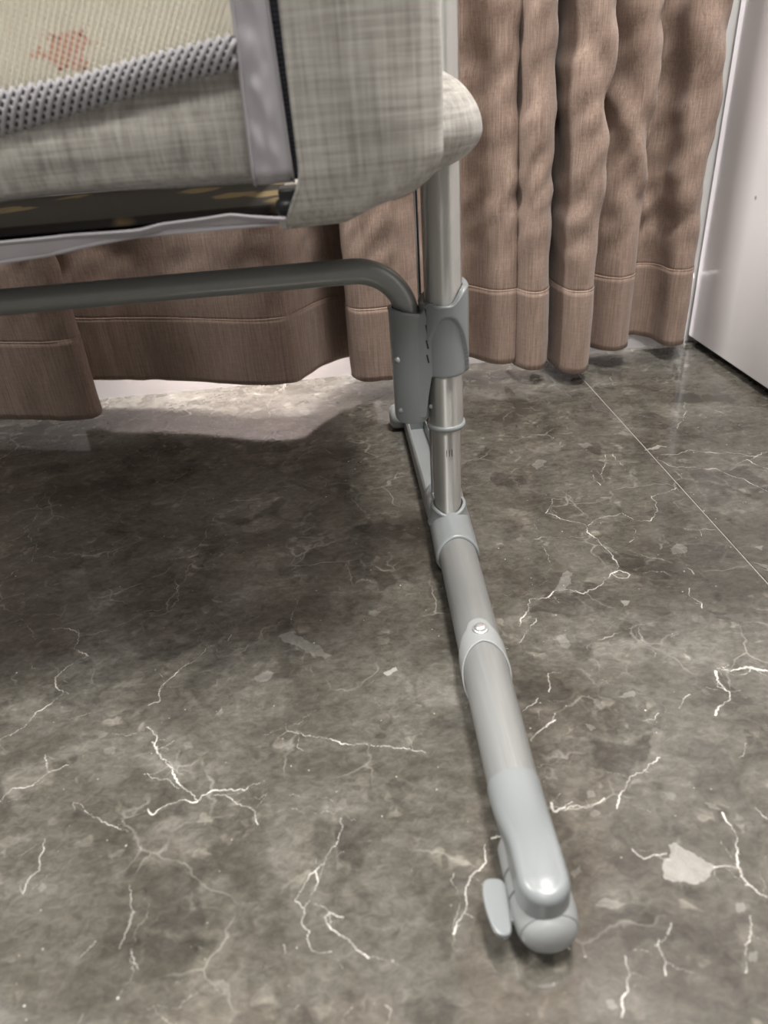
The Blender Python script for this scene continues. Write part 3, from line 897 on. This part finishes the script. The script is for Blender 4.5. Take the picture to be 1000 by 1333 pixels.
# close the underside
k0 = len(V)
NU = 151
for t in (.5, 1.0):
    for i in range(NU):
        p = V[i]; V.append(Vector((p.x*(1-t)+(-.03)*t, p.y*(1-t)+max(.476, p.y)*t, p.z-.0005*t)))
for r, (a0, b0) in enumerate(((0, k0), (k0, k0+NU))):
    for i in range(NU-1):
        F.append((a0+i+1, a0+i, b0+i, b0+i+1))
cover = mesh_obj('end_cover', V, F, M['crib_linen'], crib)
solidify(cover, .003)
# folded edge of the cover beside the zip
ed = [end_cover(0, v) for v in np.linspace(.02, 1, 60)]
mesh_obj('cover_edge', *tube([(p.x+.0004, p.y+.0006, p.z) for p in ed], .0014, 8), M['crib_linen'], cover)

# ---- front panel with mesh window
PYF = .468
def interp(T, x):
    xs = [p[0] for p in T]; return float(np.interp(x, xs[::-1], [p[1] for p in T][::-1]))
TT = [(-.038, .4442), (-.0853, .4379), (-.1287, .4309), (-.1714, .4268), (-.25, .423), (-.75, .42)]
TB = [(-.038, .4285), (-.0715, .4246), (-.1159, .4168), (-.1611, .4085), (-.179, .4055), (-.25, .400), (-.75, .397)]
def lower_panel(u, v):
    x = -.75+u*(.75-.041)
    ztop = .5*(interp(TT, x)+interp(TB, x)); z = .3688+.0012*math.sin(x*31)*(1-v)+(ztop-.3688)*v
    y = PYF+.004-.0055*math.sin(math.pi*min(1, v*1.05))+.014*(1-sm(0, .14, v))
    z += .0014*(1-sm(0, .1, v))
    return Vector((x, y+.0012*noise.noise(Vector((x*18, 0, z*30))), z))
front = mesh_obj('front_panel', *grid(lower_panel, 160, 26)[:2], M['crib_linen'], crib)
solidify(front, .0022)
def band(u, v):
    x = -.75+u*(.75-.040)
    lo, hi = interp(TB, x), interp(TT, x)
    return Vector((x, PYF-.0050-.0030*math.sin(math.pi*v), lo+(hi-lo)*v))
trim = mesh_obj('mesh_trim', *grid(band, 150, 6)[:2], M['knit_back'], crib)
parts = []
for k in (.62, -.95):
    x = -.46
    while x < -.03:
        P = []
        for v in np.linspace(-.02, 1.02, 7):
            xx = x+k*(v-.5)*.020
            if not -.46 < xx < -.0395: continue
            lo, hi = interp(TB, xx), interp(TT, xx)
            P.append((xx, PYF-.0058-.0030*math.sin(math.pi*v)-(.0006 if k > 0 else 0), lo+(hi-lo)*v))
        if len(P) > 2: parts.append(tube(P, .0015 if k > 0 else .0012, 5))
        x += .0052
tag(mesh_obj('trim_knit', *join(*parts), M['knit'], trim), kind='stuff')
# window mesh: two sets of yarns
parts = []
z0, z1 = .428, .600
for k, r in ((.55, .00043), (-1.9, .00030)):
    x = -.75
    while x < .25:
        P = []
        for z in np.linspace(z0, z1, 24):
            xx = x+k*(z-z0)
            if not -.46 < xx < -.040: continue
            if z < interp(TB, xx)+.004: continue
            P.append((xx, PYF-.0010-(.0006 if k > 0 else 0), z))
        if len(P) > 1: parts.append(tube(P, r, 4, False))
        x += .0034 if k > 0 else .0060
tag(mesh_obj('window_mesh', *join(*parts), M['strand'], crib), kind='stuff')
mesh_obj('top_rail', *tube([(x, PYF+.012, .603) for x in np.linspace(-.75, .05, 6)], .011, 20), M['satin'], crib)
# satin binding down the side of the zip
def binding(u, v):
    z = .3695+(.602-.3695)*v
    xl = -.0423+(z-.3701)*.028; xr = -.0182-(z-.3691)*.024
    x = xl+(xr-xl)*u
    wr = noise.noise(Vector((x*55+z*38, 0, z*30-x*45)))*.0022+noise.noise(Vector((x*130+z*75, 2, z*60-x*100)))*.0014
    y = PYF-.0050-.0022*math.sin(math.pi*u)+wr*math.sin(math.pi*min(1, u*1.1))+.006*(1-sm(0, .03, v))
    return Vector((x, y, z))
bind = mesh_obj('binding', *grid(binding, 24, 110)[:2], M['satin'], crib); solidify(bind, .0016)
mesh_obj('binding_piping', *tube([binding(.06, v)+Vector((0, -.0006, 0)) for v in np.linspace(.0, 1, 60)], .0009, 8), M['satin'], bind)
mesh_obj('binding_selvedge', *tube([binding(1, v)+Vector((.0003, -.0002, 0)) for v in np.linspace(.0, 1, 60)], .0007, 8), M['satin'], bind)
def zipf(u, v):
    z = .371+(.600-.371)*v
    x = -.0196+.0086*u; return Vector((x, PYF-.0010+.0004*math.sin(z*2600), z))
mesh_obj('zip', *grid(zipf, 4, 300)[:2], M['zip'], crib)
# base: floor pan with its grey front lip and the black corner bracket
FT = [(-.024, .3500), (-.031, .3508), (-.045, .3530), (-.058, .3552), (-.070, .3545), (-.0813, .3539), (-.0999, .3532), (-.113, .3510), (-.121, .3509), (-.1551, .3514), (-.196, .3510), (-.3, .350), (-.75, .350)]
FB = [(-.024, .3490), (-.0383, .3488), (-.059, .3496), (-.0959, .3500), (-.1431, .3455), (-.1718, .3417), (-.2, .3400), (-.3, .339), (-.75, .339)]
def lip(u, v):
    x = -.75+(.75-.0255)*u
    hi, lo = interp(FT, x), interp(FB, x)-.0006
    z = lo+(hi-lo)*v
    return Vector((x, .4625+.0016*noise.noise(Vector((x*35, 0, z*50)))+.003*(1-v), z))
lp = mesh_obj('base_lip', *grid(lip, 260, 6)[:2], M['satin'], crib); solidify(lp, .0015)
mesh_obj('lip_fold', *tube([lip(u, 1.0) for u in np.linspace(0, 1, 200)], .0010, 7), M['satin'], lp)
def pan(u, v):
    x = -.75+(.75-.031)*u; y = .4650+(.902-.465)*v
    return Vector((x, y, min(.3485, interp(FB, x)+.0005+.004*v)-.006*math.sin(math.pi*v)))
solidify(mesh_obj('base_pan', *grid(pan, 60, 10)[:2], M['satin'], crib), .002)
br = join(lathe([(.0005, -.007), (.0040, -.006), (.0056, -.002), (.0056, .004), (.004, .007)], (-.0245, .4720, .3560), 'X', 20), box(-.0285, -.0165, .470, .490, .350, .366))
bevel(autosmooth(mesh_obj('corner_bracket', *br, M['black'], crib)), .0015)
solidify(mesh_obj('back_panel', *grid(lambda u, v: Vector((-.75+.82*u, .900+.004*math.sin(u*60)*v*(1-v), .350+.36*v)), 60, 12)[:2], M['crib_linen'], crib), .004)
solidify(mesh_obj('end_panel', *grid(lambda u, v: Vector((-.75, .468+.432*u, .350+.36*v)), 10, 12)[:2], M['crib_linen'], crib), .004)

# ---------------------------------------------------------------- things lying in the crib
def mat_fn(x0, x1, y0, y1, z0, z1, r, seed):
    V, F = box(x0, x1, y0, y1, z0, z1); return V, F
mt = mesh_obj('mattress', *box(-.742, .010, .492, .893, .3495, .3550), M['floral'], None, smooth=False)
bevel(mt, .002, 3); autosmooth(mt)
tag(mt, 'thin floral-covered mattress lying on the base of the grey crib', 'mattress')
def bl(u, v):
    x = -.50+u*(.50-.036); z = .3556+(.565-.3556)*v
    y = .4715+.175*(1-sm(0, .32, v))+.0008*noise.noise(Vector((x*20, 0, z*20)))
    return Vector((x, y, z))
blk = mesh_obj('blanket', *grid(bl, 80, 40)[:2], M['blanket'], None)
tag(blk, 'cream cotton blanket with a coral print pressed against the crib mesh window', 'blanket')
